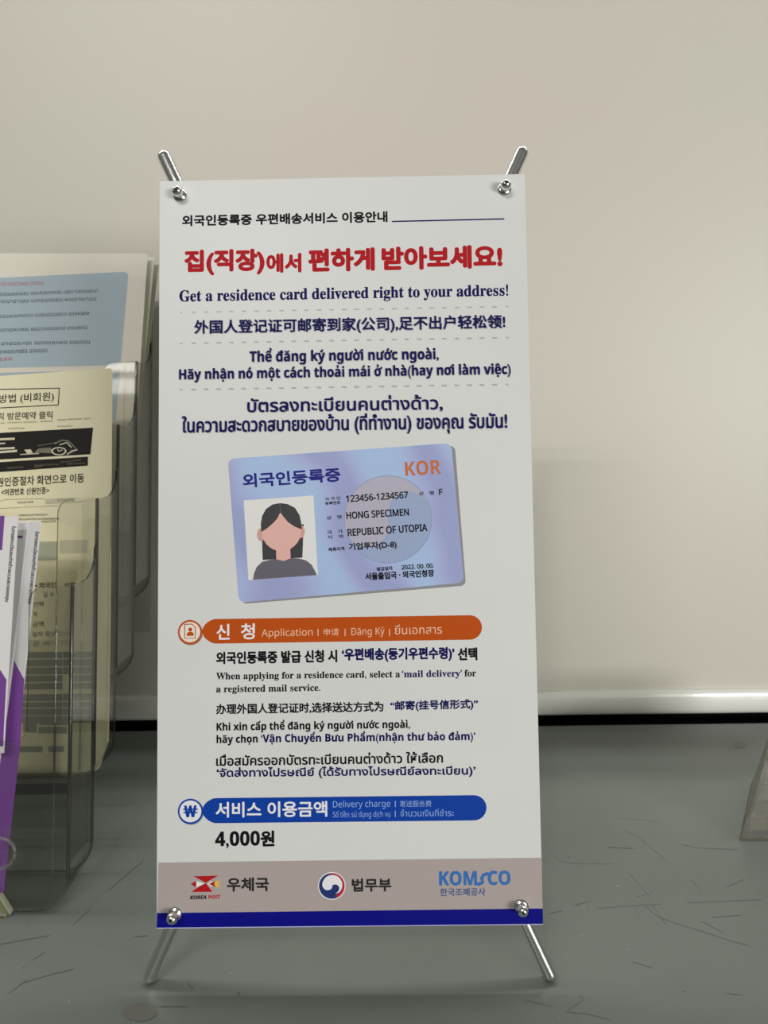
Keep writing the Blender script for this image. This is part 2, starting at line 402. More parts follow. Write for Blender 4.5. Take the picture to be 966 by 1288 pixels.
# slogans
p = Print(BP)
p.text('Get a residence card delivered right to your address!', (225.6, 379.2), (639.4, 371.6), 13.6, K['navy'], 'serifb', fit='cap', bold=.014)
for (y0, y1) in ((393, 385.6), (431.8, 424.6), (490, 483.6)):
    n = 27
    for i in range(n):
        x = 228 + (638 - 228) * i / (n - 1); y = y0 + (y1 - y0) * i / (n - 1); wd = 1.4 if i in (0, n - 1) else 2.8
        p.line([(x - wd, y + .05), (x + wd, y - .05)], 1.5, K['grey'])
p.text('外国人登记证可邮寄到家(公司),足不出户轻松领!', (244.7, 423), (635.7, 415.8), 20, K['navy'], bold=.024)
p.text('Thể đăng ký người nước ngoài,', (314.3, 455.3), (551.7, 451.8), 12.9, K['navy'], 'sansb', fit='cap', bold=.012)
p.text('Hãy nhận nó một cách thoải mái ở nhà(hay nơi làm việc)', (225.6, 477.4), (642.4, 470.4), 12.4, K['navy'], 'sansb', fit='cap', bold=.012)
p.text('บัตรลงทะเบียนคนต่างด้าว,', (311.3, 521.3), (557.2, 517.6), 21.5, K['navy'], bold=.022)
p.text('ในความสะดวกสบายของบ้าน (ที่ทำงาน) ของคุณ รับมัน!', (229.3, 550.6), (638.2, 544.6), 27.2, K['navy'], bold=.022)
p.build('slogan_print', sheet, 'navy slogans in five scripts between dotted lines')

# id card picture
def cz(x, y): return (280 + x * .3313, 550 + y * .3313)
def czl(l): return [cz(*q) for q in l]
m = mat('ink_card_ground', (165, 188, 226), .45); tt = m.node_tree
tc = tt.nodes.new('ShaderNodeTexCoord'); mpn = tt.nodes.new('ShaderNodeMapping'); wv = tt.nodes.new('ShaderNodeTexWave'); rm = tt.nodes.new('ShaderNodeValToRGB')
mpn.inputs['Rotation'].default_value = (0, radians(25), 0)
wv.inputs['Scale'].default_value = 5.0; wv.inputs['Distortion'].default_value = 3.0; wv.inputs['Detail'].default_value = 1.0; wv.inputs['Detail Scale'].default_value = 3.0
tt.links.new(tc.outputs['Object'], mpn.inputs[0]); tt.links.new(mpn.outputs[0], wv.inputs[0]); tt.links.new(wv.outputs['Fac'], rm.inputs[0])
e = rm.color_ramp.elements; e[0].position = 0.1; e[0].color = rgb((156, 164, 208)); e[1].position = .9; e[1].color = rgb((166, 192, 228))
k = e.new(.5); k.color = rgb((168, 178, 220)); tt.links.new(rm.outputs[0], tt.nodes['Principled BSDF'].inputs['Base Color'])
CARD = m
up = (-.073, -.997)
p = Print(BP, up)
quad = [(20, 82), (868, 22), (917, 552), (62, 628)]
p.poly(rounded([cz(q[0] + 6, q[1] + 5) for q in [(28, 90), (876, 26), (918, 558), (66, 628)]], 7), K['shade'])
p.poly(rounded(czl(quad), 8), CARD)
C = (628, 312); Rr = 166
p.disc(cz(*C), Rr * .3313, K['disc'])
am = radians(-15)
arc = [(C[0] + Rr * cos(pi + am + pi * k / 24), C[1] + Rr * sin(pi + am + pi * k / 24)) for k in range(25)]
def arcp(cx, cy, r, a0, a1, n=16): return [(cx + r * cos(a0 + (a1 - a0) * k / n), cy + r * sin(a0 + (a1 - a0) * k / n)) for k in range(n + 1)]
def taeguk(C, R, ang):
    """upper comma of the emblem (image axes, y down)"""
    ux, uy = cos(ang), sin(ang)
    up_ = arcp(C[0], C[1], R, ang + pi, ang + 2 * pi, 28)
    r_ = arcp(C[0] + ux * R / 2, C[1] + uy * R / 2, R / 2, ang, ang - pi, 14)
    l_ = arcp(C[0] - ux * R / 2, C[1] - uy * R / 2, R / 2, ang, ang + pi, 14)
    return up_, r_, l_
u_, r_, l_ = taeguk(C, Rr, am)
p.poly(czl(u_ + r_[1:] + l_[1:-1]), K['disc2'])
p.ring(cz(*C), Rr * .3313, 1.0, mat('ink_emblem_rim', (140, 156, 192), .5))
ct = lambda s, x0, y0, x1, y1, h, mm, **kw: p.text(s, cz(x0, y0), cz(x1, y1), h * .3313, mm, **kw)
ct('외국인등록증', 78, 193, 450, 168, 54, K['cardnavy'], bold=.036)
ct('KOR', 695, 147, 830, 138, 53, K['korange'], st='sansb', fit='cap')
p.poly(czl([(80, 240), (345, 221), (362, 522), (98, 543)]), K['photo'])
p.poly(czl([(148, 330), (152, 466), (303, 457), (308, 330)]), K['hair'])
p.poly(czl([(203, 410), (256, 408), (259, 470), (204, 472)]), K['skin'])
p.disc(cz(146, 370), 15 * .3313, K['ear'], 25 * .3313); p.disc(cz(297, 358), 15 * .3313, K['ear'], 25 * .3313)
p.disc(cz(223, 352), 76 * .3313, K['skin'], 80 * .3313)
p.poly(czl([(147, 360), (145, 330), (150, 300), (165, 272), (190, 255), (219, 250), (219, 285), (208, 308), (190, 328), (170, 345)]), K['hair'])
p.poly(czl([(219, 250), (248, 254), (275, 268), (292, 295), (298, 322), (302, 350), (275, 340), (248, 322), (230, 300), (219, 285)]), K['hair'])
p.line(czl([(218, 252), (219, 288)]), .7, K['top'])
p.poly(czl([(115, 541), (120, 515), (130, 492), (150, 473), (180, 465), (204, 463), (232, 470), (259, 459), (290, 460), (318, 468), (338, 484), (350, 505), (358, 523)]), K['top'])
b3 = K['black']
ct('외 국 인', 390, 241, 447, 237, 13, b3, bold=.012); ct('등록번호', 390, 258, 448, 254, 13, b3, bold=.024)
ct('123456-1234567', 470, 246, 705, 230, 24, b3, st='sans', fit='cap', bold=.024)
ct('성   별', 745, 222, 803, 217, 14, b3, bold=.012); ct('F', 822, 219, 836, 218, 22, b3, st='sans', fit='cap', bold=.024)
ct('성   명', 395, 313, 452, 309, 14, b3, bold=.012); ct('HONG SPECIMEN', 471, 310, 708, 296, 25, b3, st='sans', fit='cap', bold=.024)
ct('국   가', 397, 368, 457, 364, 14, b3, bold=.012); ct('지   역', 399, 387, 458, 383, 14, b3, bold=.012)
ct('REPUBLIC OF UTOPIA', 476, 375, 778, 355, 26, b3, st='sans', fit='cap', bold=.024)
ct('체류자격', 402, 434, 463, 430, 15, b3, bold=.024); ct('기업투자(D-8)', 480, 434, 662, 424, 32, b3, bold=.028)
ct('발급일자', 586, 508, 646, 504, 15, b3, bold=.024); ct('2022. 00. 00.', 680, 502, 802, 495, 16, b3, st='sans', fit='cap', bold=.024)
ct('서울출입국 · 외국인청장', 543, 543, 804, 529, 28, b3, bold=.034)
p.build('card_picture', sheet, 'printed picture of a pale blue identity card with portrait')

# application section
def pill(xl, yt, yb, xr, yt2, yb2, nose=5):
    h = (yb - yt) / 2; h2 = (yb2 - yt2) / 2; cyl = (yt + yb) / 2; cyr = (yt2 + yb2) / 2; out = []
    for k in range(17):
        a = pi / 2 + pi * k / 16; c, s_ = cos(a), sin(a)
        out.append((xl + h + c * h - max(0, -c - .6) * nose, cyl - s_ * h))
    for k in range(17):
        a = -pi / 2 + pi * k / 16; out.append((xr - h2 + cos(a) * h2, cyr - sin(a) * h2))
    return out
p = Print(BP)
p.disc((239.5, 796), 15.6, mat('ink_soft_shadow_brown', (150, 120, 104), .5)); p.disc((239, 795), 15.2, K['orange']); p.disc((239, 795), 12.9, K['cream'])
p.line([(232.2, 785.2), (241.5, 785), (245.6, 789), (245.8, 802.6), (232.4, 803), (232.2, 785.2)], 1.1, mat('ink_brown', (132, 62, 34), .5))
p.disc((239.3, 791.8), 2.5, K['orange']); p.poly([(234.8, 800), (235.2, 796.4), (238, 794.6), (241, 794.6), (243.4, 796.2), (243.8, 799.6)], K['orange'])
p.poly(pill(256.6, 778.6, 809.5, 606.2, 773.8, 804.6), K['orange']); p.disc((255, 794.4), 1.6, K['orange'])
p.text('신', (272.4, 804.8), (289, 804.4), 19.8, K['white'], bold=.022); p.text('청', (303, 804.5), (320.7, 804), 20.2, K['white'], bold=.022)
p.text('Application', (329, 800.5), (393.3, 799.3), 9, K['peach'], 'sans', fit='cap')
for x in (400, 434, 489.8): p.line([(x, 791), (x, 800)], 1.1, K['peach'])
p.text('申请', (407.1, 799.6), (426.2, 799.2), 9, K['peach']); p.text('Đăng Ký', (441.4, 799), (483.8, 798), 9, K['peach'], 'sans', fit='cap')
p.text('ยื่นเอกสาร', (496.7, 798), (556, 797), 12.5, K['peach'])
p.build('application_bar_print', sheet, 'orange application bar with round document icon')
p = Print(BP)
p.text('외국인등록증 발급 신청 시', (271.9, 835.8), (424.3, 833), 16, K['black'], bold=.042)
p.text('‘우편배송(등기우편수령)’', (430, 833.4), (571.9, 831.4), 18, K['navy'], bold=.044)
p.text('선택', (576, 831), (600.5, 830.6), 16.4, K['black'], bold=.042)
p.text('When applying for a residence card, select a', (271.9, 854.5), (503.3, 851.7), 8.2, K['black'], 'serifb', fit='cap', bold=.012)
p.text('‘mail delivery’', (505.7, 851.8), (581.2, 850.8), 8.2, K['navy'], 'serifb', fit='cap', bold=.012); p.text('for', (584.3, 850.8), (599, 850.5), 8.2, K['black'], 'serifb', fit='cap', bold=.012)
p.text('a registered mail service.', (271.9, 870.7), (402.9, 868.8), 8.2, K['black'], 'serifb', fit='cap', bold=.012)
p.text('办理外国人登记证时,选择送达方式为', (271.9, 899), (482.4, 895.6), 13.6, K['black'], bold=.03)
p.text('“邮寄(挂号信形式)”', (491, 895.6), (601.4, 893), 14, K['navy'], bold=.034)
p.text('Khi xin cấp thể đăng ký người nước ngoài,', (272.4, 918.8), (515.7, 915.4), 9.3, K['black'], 'sansb', fit='cap', bold=.014)
p.text('hãy chọn', (272.4, 934.6), (324.3, 933.6), 9.3, K['black'], 'sansb', fit='cap', bold=.014)
p.text('‘Vận Chuyển Bưu Phẩm(nhận thư bảo đảm)’', (328.3, 933.6), (598, 930.6), 9.5, K['navy'], 'sansb', fit='cap', bold=.014)
p.text('เมื่อสมัครออกบัตรทะเบียนคนต่างด้าว ให้เลือก', (271.9, 963.6), (557.4, 959.5), 14.6, K['black'], bold=.024)
p.text('‘จัดส่งทางไปรษณีย์ (ได้รับทางไปรษณีย์ลงทะเบียน)’', (272.4, 980.4), (598.6, 977.3), 15.2, K['navy'], bold=.03)
p.build('instruction_print', sheet, 'black and navy application instructions in five scripts')

# fee section
p = Print(BP)
p.disc((240.1, 1021.3), 16.2, mat('ink_soft_shadow_blue', (120, 134, 160), .5)); p.disc((239.6, 1020.5), 15.9, K['blue']); p.disc((239.6, 1020.5), 13.7, K['white'])
p.text('W', (231.6, 1027.4), (247.2, 1027.2), 13.8, K['blue'], 'sansb', fit='cap', bold=.03)
p.line([(230.5, 1018), (248.6, 1017.8)], 1.8, K['blue']); p.line([(230.8, 1022), (248.4, 1021.8)], 1.8, K['blue'])
p.poly(pill(256.6, 1003.8, 1035.4, 611.9, 1000.1, 1031.9), K['blue']); p.disc((255, 1019.6), 1.6, K['blue'])
p.text('서비스 이용금액', (271.2, 1028.4), (411.8, 1027.2), 19.8, K['white'], bold=.026)
p.text('Delivery charge', (418.8, 1015.5), (491, 1014.5), 7.8, K['pale'], 'sans', fit='cap'); p.text('Số tiền sử dụng dịch vụ', (418.8, 1028), (491, 1027.3), 7, K['pale'], 'sans', fit='cap')
for y in (1007, 1019.6): p.line([(497.2, y), (497.2, y + 8)], 1.1, K['pale'])
p.text('寄送服务费', (503, 1015), (542.6, 1014.6), 8, K['pale']); p.text('จำนวนเงินที่ชำระ', (503.5, 1027), (571, 1026.4), 9.5, K['pale'])
p.build('fee_bar_print', sheet, 'blue delivery charge bar with round won sign')
p = Print(BP)
p.text('4,000', (270.6, 1064), (327, 1063), 17.6, K['black'], 'sansb', fit='cap', bold=.016); p.text('원', (327.6, 1064.8), (345.5, 1064.4), 20, K['black'], bold=.04); p.build('price_print', sheet, 'bold black price')

# footer band with logos
p = Print(BP)
e0, e1 = corners[3], corners[2]
p.poly([(199.2, 1084.9), (680.6, 1078.8), (682.6, 1142.8), (197.4, 1148.6)], K['band'])
p.poly([(197.4, 1148.4), (682.6, 1142.6), (683, 1162), (197.1, 1166.9)], K['deep'])
p.poly([(197.1, 1166.9), (683, 1162), (683, 1163), (197, 1168)], K['edge'])
def fz(x, y): return (170 + x * .2795, 980 + y * .2795)
def fl(l): return [fz(*q) for q in l]
p.poly(fl([(262, 437), (374, 434), (352, 446), (318, 466), (282, 447)]), K['red']); p.poly(fl([(252, 508), (290, 482), (318, 468), (348, 507)]), K['red'])
p.poly(fl([(250, 472), (274, 458), (274, 487)]), K['red']); p.poly(fl([(276, 458), (312, 470), (276, 487)]), K['white']); p.poly(fl([(324, 470), (346, 457), (346, 484)]), K['white'])
p.poly(fl([(332, 471), (364, 457), (356, 471), (366, 487)]), K['red']); p.poly(fl([(360, 458), (388, 456), (372, 471), (386, 486), (364, 486), (356, 471)]), K['yel'])
p.text('KOREA', fz(247, 540), fz(320, 538.5), 4.4, K['black'], 'sansbi', fit='cap', bold=.02); p.text('POST', fz(328, 538.5), fz(384, 537), 4.4, K['brick'], 'sansbi', fit='cap', bold=.02)
p.text('우체국', fz(413, 506), fz(603, 504), 17.6, mat('ink_charcoal', (40, 37, 39), .6, 0, .2), bold=.034)
c0 = (417.4, 1114.2)
p.disc(c0, 17.4, K['white']); p.disc(c0, 16.2, K['gnavy'])
p.poly(arcp(c0[0], c0[1], 16.2, radians(-100), radians(62), 20) + arcp(c0[0] - 1.5, c0[1] - .5, 14.2, radians(66), radians(-104), 20), K['brick'])
p.poly(arcp(c0[0] + .6, c0[1] - 1.2, 12.6, radians(-190), radians(48), 24) + [(c0[0] + 4.5, c0[1] + 10)] + arcp(c0[0] + 4.2, c0[1] + 3.2, 5.2, radians(60), radians(-150), 12)[1:] + arcp(c0[0] - 5.2, c0[1] - 1.0, 6.4, radians(20), radians(160), 10), K['white'])
gz = lambda x, y: (430 + x * .3002, 980 + y * .3002)
p.text('법무부', gz(42, 472), gz(208, 470), 16.8, mat('ink_charcoal', (40, 37, 39), .6, 0, .2), bold=.034)
p.text('KOM', gz(408, 444), gz(566, 442.5), 17, K['kom'], 'sansb', fit='cap', bold=.014); p.text('CO', gz(612, 442), gz(707, 441), 17, K['kom'], 'sansb', fit='cap', bold=.014)
p.line([gz(*q) for q in ((560, 436), (575, 440), (590, 432), (586, 416), (592, 402), (608, 396), (628, 402))], 4.2, K['kom'])
p.text('한국조폐공사', gz(412, 490), gz(602, 487), 9.8, K['kom2'], bold=.014)
p.build('logo_band_print', sheet, 'warm grey logo band above a deep blue stripe')

# stand metalwork
def rod(a, b, off):
    mb = MB(); pl = BP.shifted(off); A_, B_ = pl.hit(*a), pl.hit(*b)
    B_ = A_ + (B_ - A_) * (A_[2] - .0050) / (A_[2] - B_[2])
    mb.tube([A_, A_ * .7 + B_ * .3, B_], 0.0048, M_chrome); return mb, A_, B_
for (a, b, off) in (((207, 198), (690, 1222), -.0072), ((656, 193), (188, 1231), -.0072)):
    mb, A_, B_ = rod(a, b, off); mb.build('stand_rod', ban)
cx_ = BP.shifted(-.0072).hit(430, 690)
h = MB(); h.lathe(cx_ - N * .016, N, [(.004, 0), (.013, .0005), (.014, .003), (.014, .018), (.013, .0205), (.004, .021)], M_chrome); h.build('hub', ban)
lg = MB(); foot = np.array([cx_[0], cx_[1] + .21, 0.0052]); s0 = cx_ - N * .014
lg.tube([s0, (s0 + foot) / 2, foot], 0.0045, M_chrome); lg.build('rear_leg', ban)
for (x, y) in ((226.5, 246), (634.5, 238), (220, 1149.5), (655.5, 1140)):
    c = BP.hit(x, y) ; kb = MB()
    r = .0037
    kb.lathe(c - N * .0045, N, [(.002, 0), (.002, .0045), (.0046, .0046), (.0046, .0054), (.0032, .0058), (.0021, .0062), (.0021, .0078)] +
             [(r * sin(q) if q < pi else .0001, .0078 + r * .8 - r * cos(q)) for q in [radians(35 + 145 * i / 11) for i in range(11)]] + [(.0003, .0078 + r * 1.8)], M_chrome)
    ko = kb.build('knob', ban)
    sl = MB(); cc = c - N * .0045 + N * (.0078 + r * 1.8 - .0001); sl.lathe(cc, N, [(.0010, 0), (.0009, .0002), (.0006, .0003)], M_socket, 12); sl.build('screw_recess', ko)

# ------------------------------------------------------------------ four tier leaflet holder
AL = radians(12.0); HV = np.array([0, sin(AL), cos(AL)]); HN = np.array([0, -cos(AL), sin(AL)]); HU = np.array([1.0, 0, 0])
XR, XL, XC = -0.240, -0.480, -0.360
HOLD0 = 0.530
def hp(k): return Plane((0, HOLD0 + .05 * k, 0), HU, HV, HN)
M_cl = clear_mat('clear_acrylic', (.965, .968, .955), 1.0, .04, .012, (150, 150, 140))
M_cs = clear_mat('clear_acrylic_side', (.82, .825, .80), 1.0, .06, .03, (120, 120, 110))
M_ct = clear_mat('clear_acrylic_trough', (.74, .745, .73), .35, .2, .03, (120, 122, 116))  # side and trough tints deepened to carry the shade of the loaded pockets
M_ce = clear_mat('clear_acrylic_edge', (.42, .43, .40), 1.0, .1, .15, (110, 112, 104))
holder = thing('leaflet_holder', 'clear acrylic four-tier leaflet holder on the grey counter, left of the banner', 'leaflet holder', (XC, HOLD0 + .1, 0))
DY = .05; T = .0022
for k in range(4):
    pl = hp(k); v0 = .0613 * k + .001; v1 = .2435 + .0613 * k
    notch = v0 + .125; sw = .034; rr = .012
    mb = MB()
    # front panel outline with a rounded U notch, right and left shoulders
    def corner(cx, cy, r, a0, a1, n=6): return [(cx + r * cos(a0 + (a1 - a0) * i / n), cy + r * sin(a0 + (a1 - a0) * i / n)) for i in range(n + 1)]
    R3 = .024; ta = math.tan(AL); dd = DY * cos(AL)
    o = []
    o += corner(XR - R3, v0 + R3, R3, -pi / 2, 0)                     # bottom right
    o += [(XR, v1)]
    o += corner(XR - sw + rr, v1 - rr, rr, pi / 2, pi)                 # shoulder inner top
    o += corner(XR - sw - .010, notch + .010, .010, 0, -pi / 2)        # notch bottom right
    o += corner(XL + sw + .010, notch + .010, .010, -pi / 2, -pi)
    o += corner(XL + sw - rr, v1 - rr, rr, 0, pi / 2)
    o += [(XL, v1)]
    o += corner(XL + R3, v0 + R3, R3, pi, 1.5 * pi)
    mb.prism([pl.P(u, v) for u, v in o], -T * HN, M_cl, M_ce)
    # rounded trough: right wall foot, floor, left wall foot, running straight back
    out_ = corner(XR - R3, v0 + R3, R3, 0, -pi / 2, 8) + corner(XL + R3, v0 + R3, R3, 1.5 * pi, pi, 8)
    in_ = corner(XR - R3, v0 + R3, R3 - T, 0, -pi / 2, 8) + corner(XL + R3, v0 + R3, R3 - T, 1.5 * pi, pi, 8)
    for a in range(len(out_) - 1):
        quad_ = [pl.P(*q, -T) for q in (out_[a], out_[a + 1], in_[a + 1], in_[a])]
        sw_ = np.array([0, DY - .003, 0])
        mb.poly([q + sw_ for q in quad_], M_ce)
        mb.poly([quad_[0], quad_[1], quad_[1] + sw_, quad_[0] + sw_], M_ct, True); mb.poly([quad_[3], quad_[2], quad_[2] + sw_, quad_[3] + sw_], M_ct, True)
    # side walls above the rounding: the top sweeps up from the rim to the next tier
    for xs in (XR - T, XL):
        def sp(q, v): return pl.P(xs, v, -q)
        top_ = [(T, v1), (dd * .35, v1 + .002), (dd * .6, v1 + .005), (dd * .8, v1 + .011), (dd * .93, v1 + .020), (dd, v1 + .034)]
        bot = [(dd, v0 + R3 + dd * ta), (T, v0 + R3 + T * ta)]
        n_ = len(top_) + 2; a_ = [sp(*q) for q in top_ + bot]; b_ = [q + np.array([T, 0, 0]) for q in a_]
        mb.poly(a_[::-1], M_cs); mb.poly(b_, M_cs)
        for q in range(len(top_) - 1): mb.poly([a_[q], a_[q + 1], b_[q + 1], b_[q]], M_ce)
        mb.poly([a_[len(top_) - 1], a_[len(top_)], b_[len(top_)], b_[len(top_) - 1]], M_ce)
    # lower back wall closing the pocket below the next tier
    qb = pl.shifted(-dd + .003)
    if k < 3:
        w1 = v0 + .0613 + .02
        mb.prism([qb.P(XR - .004, v0 + R3 + dd * ta), qb.P(XR - .004, w1), qb.P(XL + .004, w1), qb.P(XL + .004, v0 + R3 + dd * ta), qb.P(XL + R3, v0 + dd * ta + .001), qb.P(XR - R3, v0 + dd * ta + .001)], -.0015 * HN, M_ct, M_ce)
    for xs in (XR - .001, XL + .001): mb.tube([pl.P(xs, v0 + R3, -.001), pl.P(xs, v1 - .001, -.001)], .0016, M_ce, 8)
    mb.tube([pl.P(XR - .001, v0 + R3 + dd * ta, -dd + .002), pl.P(XR - .001, v1 + .030, -dd + .002)], .0013, M_ce, 8)
    po = mb.build('pocket', holder)
    # moulded ridge strip near the front corner
    rg = MB()
    rg.tube([pl.P(XR - .012, v0 + .02, .0006), pl.P(XR - .012, v1 - .004, .0006)], .0009, M_cl, 8); rg.build('moulded_ridge', po)
mb = MB(); pl = hp(4); mb.prism([pl.P(XL, .15), pl.P(XR, .15), pl.P(XR, .47), pl.P(XL, .47)], -T * HN, M_cl, M_ce); mb.build('back_panel', holder)
mb = MB(); mb.prism([(-.455, HOLD0 + .06, 0), (-.455, HOLD0 + .25, 0), (-.455, HOLD0 + .245, .2), (-.455, HOLD0 + .2, .19), (-.455, HOLD0 + .08, .04)], (T, 0, 0), M_cl, M_ce); mb.build('rear_support', holder)
rg = MB(); pl = hp(0); cR = pl.uv(22, 1057, -.03)
path = [pl.P(cR[0] + .011 * cos(2 * pi * i / 32), cR[1] + .011 * sin(2 * pi * i / 32), -.0026) for i in range(33)]
rg.tube(path, .0014, clear_mat('frosted_emboss', (.8, .8, .8), 1, .3, .12, (200, 200, 195)), 8, False); rg.build('embossed_ring', holder)

# ------------------------------------------------------------------ papers in the holder
M_p1 = noise_mat('leaflet_white', (226, 220, 204), (230, 225, 212), 12, .55); M_p2 = mat('leaflet_offwhite', (216, 216, 198), .55); M_p3 = mat('leaflet_grey', (196, 198, 182), .55)
M_pb = mat('ink_powder_blue', (168, 186, 196), .55); M_pk = mat('ink_soft_black', (30, 32, 42), .6, 0, .2); M_pr = mat('ink_brick', (176, 74, 76), .6)
M_y = noise_mat('copy_paper_yellow', (233, 226, 188), (236, 230, 196), 10, .6, .3, .1, 60); M_yk = mat('ink_photocopy', (34, 31, 28), .6, 0, .2); M_yg = mat('ink_photocopy_grey', (150, 150, 138), .6); M_yl = mat('ink_photocopy_line', (120, 116, 98), .6)
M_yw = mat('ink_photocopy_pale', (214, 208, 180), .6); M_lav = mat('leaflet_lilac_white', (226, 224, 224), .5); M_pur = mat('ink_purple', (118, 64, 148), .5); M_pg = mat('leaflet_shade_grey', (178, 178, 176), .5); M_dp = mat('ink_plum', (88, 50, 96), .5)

def sheet_obj(name, pl, right_top, right_bot, width, extra_down, m, thick=.0006, top_rise=0.0):
    """a sheet standing in plane pl whose right edge runs through two seen points; it carries on to the left and down"""
    a, b = pl.uv(*right_top), pl.uv(*right_bot); e = (a - b) / np.linalg.norm(a - b); lft = np.array([-e[1], e[0]])
    b2 = b - e * extra_down; a2 = a + lft * width + e * top_rise; b3 = b2 + lft * width
    mb = MB(); mb.prism([pl.P(*b2), pl.P(*a), pl.P(*a2), pl.P(*b3)], -thick * pl.N, m)
    c = pl.P(*((b2 + b3) / 2))
    return mb.build(name, origin=tuple(c))
# back tier: three leaflets
G = 'leaflets standing in the rear pocket of the holder'
pa = hp(3).shifted(-.016)
ps = hp(3).shifted(-.036); o = sheet_obj('leaflet', ps, (200.5, 333), (184, 456), .2, .17, M_p3, top_rise=-.02); tag(o, 'thin grey-white leaflet edge, rearmost of three in the holder rear pocket', 'leaflet', G)
ps = hp(3).shifted(-.026); o = sheet_obj('leaflet', ps, (194.3, 323.4), (181.5, 456), .2, .17, M_p2, top_rise=-.014); tag(o, 'cream leaflet edge between the blue-boxed leaflet and the rearmost leaflet', 'leaflet', G)
o = sheet_obj('leaflet', pa, (185.5, 319), (176.5, 455), .2, .17, M_p1, .0008, -.008); tag(o, 'white leaflet with a powder blue text box, front of the holder rear pocket', 'leaflet', G)
p = Print(pa)
z3 = lambda x, y: (x * .2277, 300 + y * .2277)
p.poly([z3(-300, 232), z3(680, 184), z3(697, 188), z3(707, 198), z3(708, 214), z3(668, 672), z3(660, 688), z3(640, 698), z3(-300, 724)], M_pb)
p.poly([z3(-300, 750), z3(664, 726), z3(640, 1000), z3(-300, 1010)], M_pb)
def kh(n, sp=9):
    base = 'កខគឃចឆដតថទនបផពមយរលវសហ'; s = ''
    for i in range(n): s += random.choice(base) + (' ' if i % sp == sp - 1 else '')
    return s
for (n, x0, yl, x1, yr, mm) in ((14, -3, 262, 243, 256, M_pr), (27, -3, 318, 540, 298, M_pk), (27, -3, 358, 532, 342, M_pk), (25, -3, 440, 492, 422, M_pk), (24, -3, 516, 480, 500, M_pk), (24, 8, 590, 497, 580, M_pk), (13, -3, 637, 262, 628, M_pk), (4, -3, 678, 66, 672, M_pr)):
    p.text(kh(n), z3(x0, yl), z3(x1, yr), 4.4, mm, bold=.0)
p.build('leaflet_print', o)
# third pocket: yellow copy paper stack
py = hp(1).shifted(-.033)
stack = thing('paper_stack', 'stack of pale yellow photocopied sheets in the holder pocket behind the purple leaflets', 'paper stack', tuple(py.P(-.34, .065)))
a = py.uv(139.6, 463); b = py.uv(137.4, 780); e_ = (a - b) / np.linalg.norm(a - b); vb = .066
def ystack(d0, d1, name, dx):
    mb = MB(); q = py.shifted(-d0); bl = b - e_ * (b[1] - vb) / e_[1]
    r = .02; prof = [a + (dx, 0), a + (-.205, -.012), (a[0] - .205, vb), (bl[0] - r * 1.2 + dx, vb), (bl[0] - r * .4 + dx, vb + .008), (bl[0] + dx - .001, vb + .03), b + (dx, 0)]
    mb.prism([q.P(*z) for z in prof], -(d1 - d0) * py.N, M_y); return mb.build(name, stack)
top_s = ystack(0, .0003, 'top_sheet', 0); ystack(.0004, .006, 'sheet_pile', -.0008)
p = Print(py)
y4 = lambda x, y: (x * .2277, 440 + y * .2277)
p.line([y4(-60, 220), y4(328, 212), y4(322, 305), y4(-60, 324)], 1.2, M_yk); p.line([y4(328, 212), y4(322, 305)], 1.2, M_yk)
p.text('방법 (비회원)', y4(-6, 303), y4(298, 288), 12.6, M_yk, bold=.014)
p.text('릭 방문예약 클릭', y4(-12, 390), y4(290, 380), 9.6, M_yk, bold=.016)
for (x0, x1, y) in ((-20, 25, 408), (40, 120, 404), (130, 210, 401), (222, 292, 397), (318, 370, 389), (376, 452, 385), (464, 498, 382), (46, 136, 436), (318, 402, 424)):
    n = max(2, int((x1 - x0) / 11)); p.text(''.join(random.choice('외국인등록증방문예약신청') for _ in range(n)), y4(x0, y + 4), y4(x1, y + 2), 2.2, M_yk)
p.poly([y4(-60, 462), y4(515, 430), y4(500, 577), y4(-60, 610)], M_yk); p.poly([y4(-60, 624), y4(487, 590), y4(485, 640), y4(-60, 680)], M_yk)
for (x0, y0, x1, y1, hh) in ((-30, 490, 82, 485, 12), (-30, 516, 30, 513, 7), (-30, 542, 82, 537, 11), (-30, 562, 95, 552, 12), (112, 576, 215, 570, 5)):
    p.poly([y4(x0, y0), y4(x1, y1), y4(x1, y1 + hh), y4(x0, y0 + hh)], M_yw)
p.poly([y4(135, 552), y4(170, 550), y4(182, 570), y4(150, 574)], M_yw)
p.poly([y4(190, 566), y4(215, 545), y4(280, 540), y4(295, 560), y4(280, 572)], M_yl)
p.disc(y4(326, 560), 9.6, M_yw, 5.2); p.disc(y4(326, 560), 7.6, M_yk, 3.9); p.line([y4(326, 562), y4(345, 553)], .9, M_yw); p.line([y4(326, 562), y4(318, 548)], .9, M_yw)
p.line([y4(300, 520), y4(340, 500), y4(375, 502), y4(400, 525), y4(425, 552), y4(390, 556)], 1.6, M_yl); p.line([y4(330, 525), y4(370, 512), y4(395, 540)], 1.3, M_yw)
p.line([y4(370, 578), y4(400, 560), y4(428, 552)], 1.4, M_yw); p.line([y4(210, 530), y4(270, 520), y4(320, 510)], .7, M_yl)
for (x0, x1, y) in ((190, 325, 640), (335, 395, 624), (400, 452, 615), (40, 130, 656), (190, 230, 650), (370, 470, 634)):
    p.text(''.join(random.choice('외국인등록증방문예약신청') for _ in range(max(2, int((x1 - x0) / 11)))), y4(x0, y + 3), y4(x1, y - 2), 2.4, M_yl)
p.text('원인증절차 화면으로 이동', y4(-18, 757), y4(465, 733), 11.6, M_yk, bold=.014)
p.text('<여권번호 신원인증>', y4(8, 806), y4(272, 795), 8.6, M_yk, bold=.014)
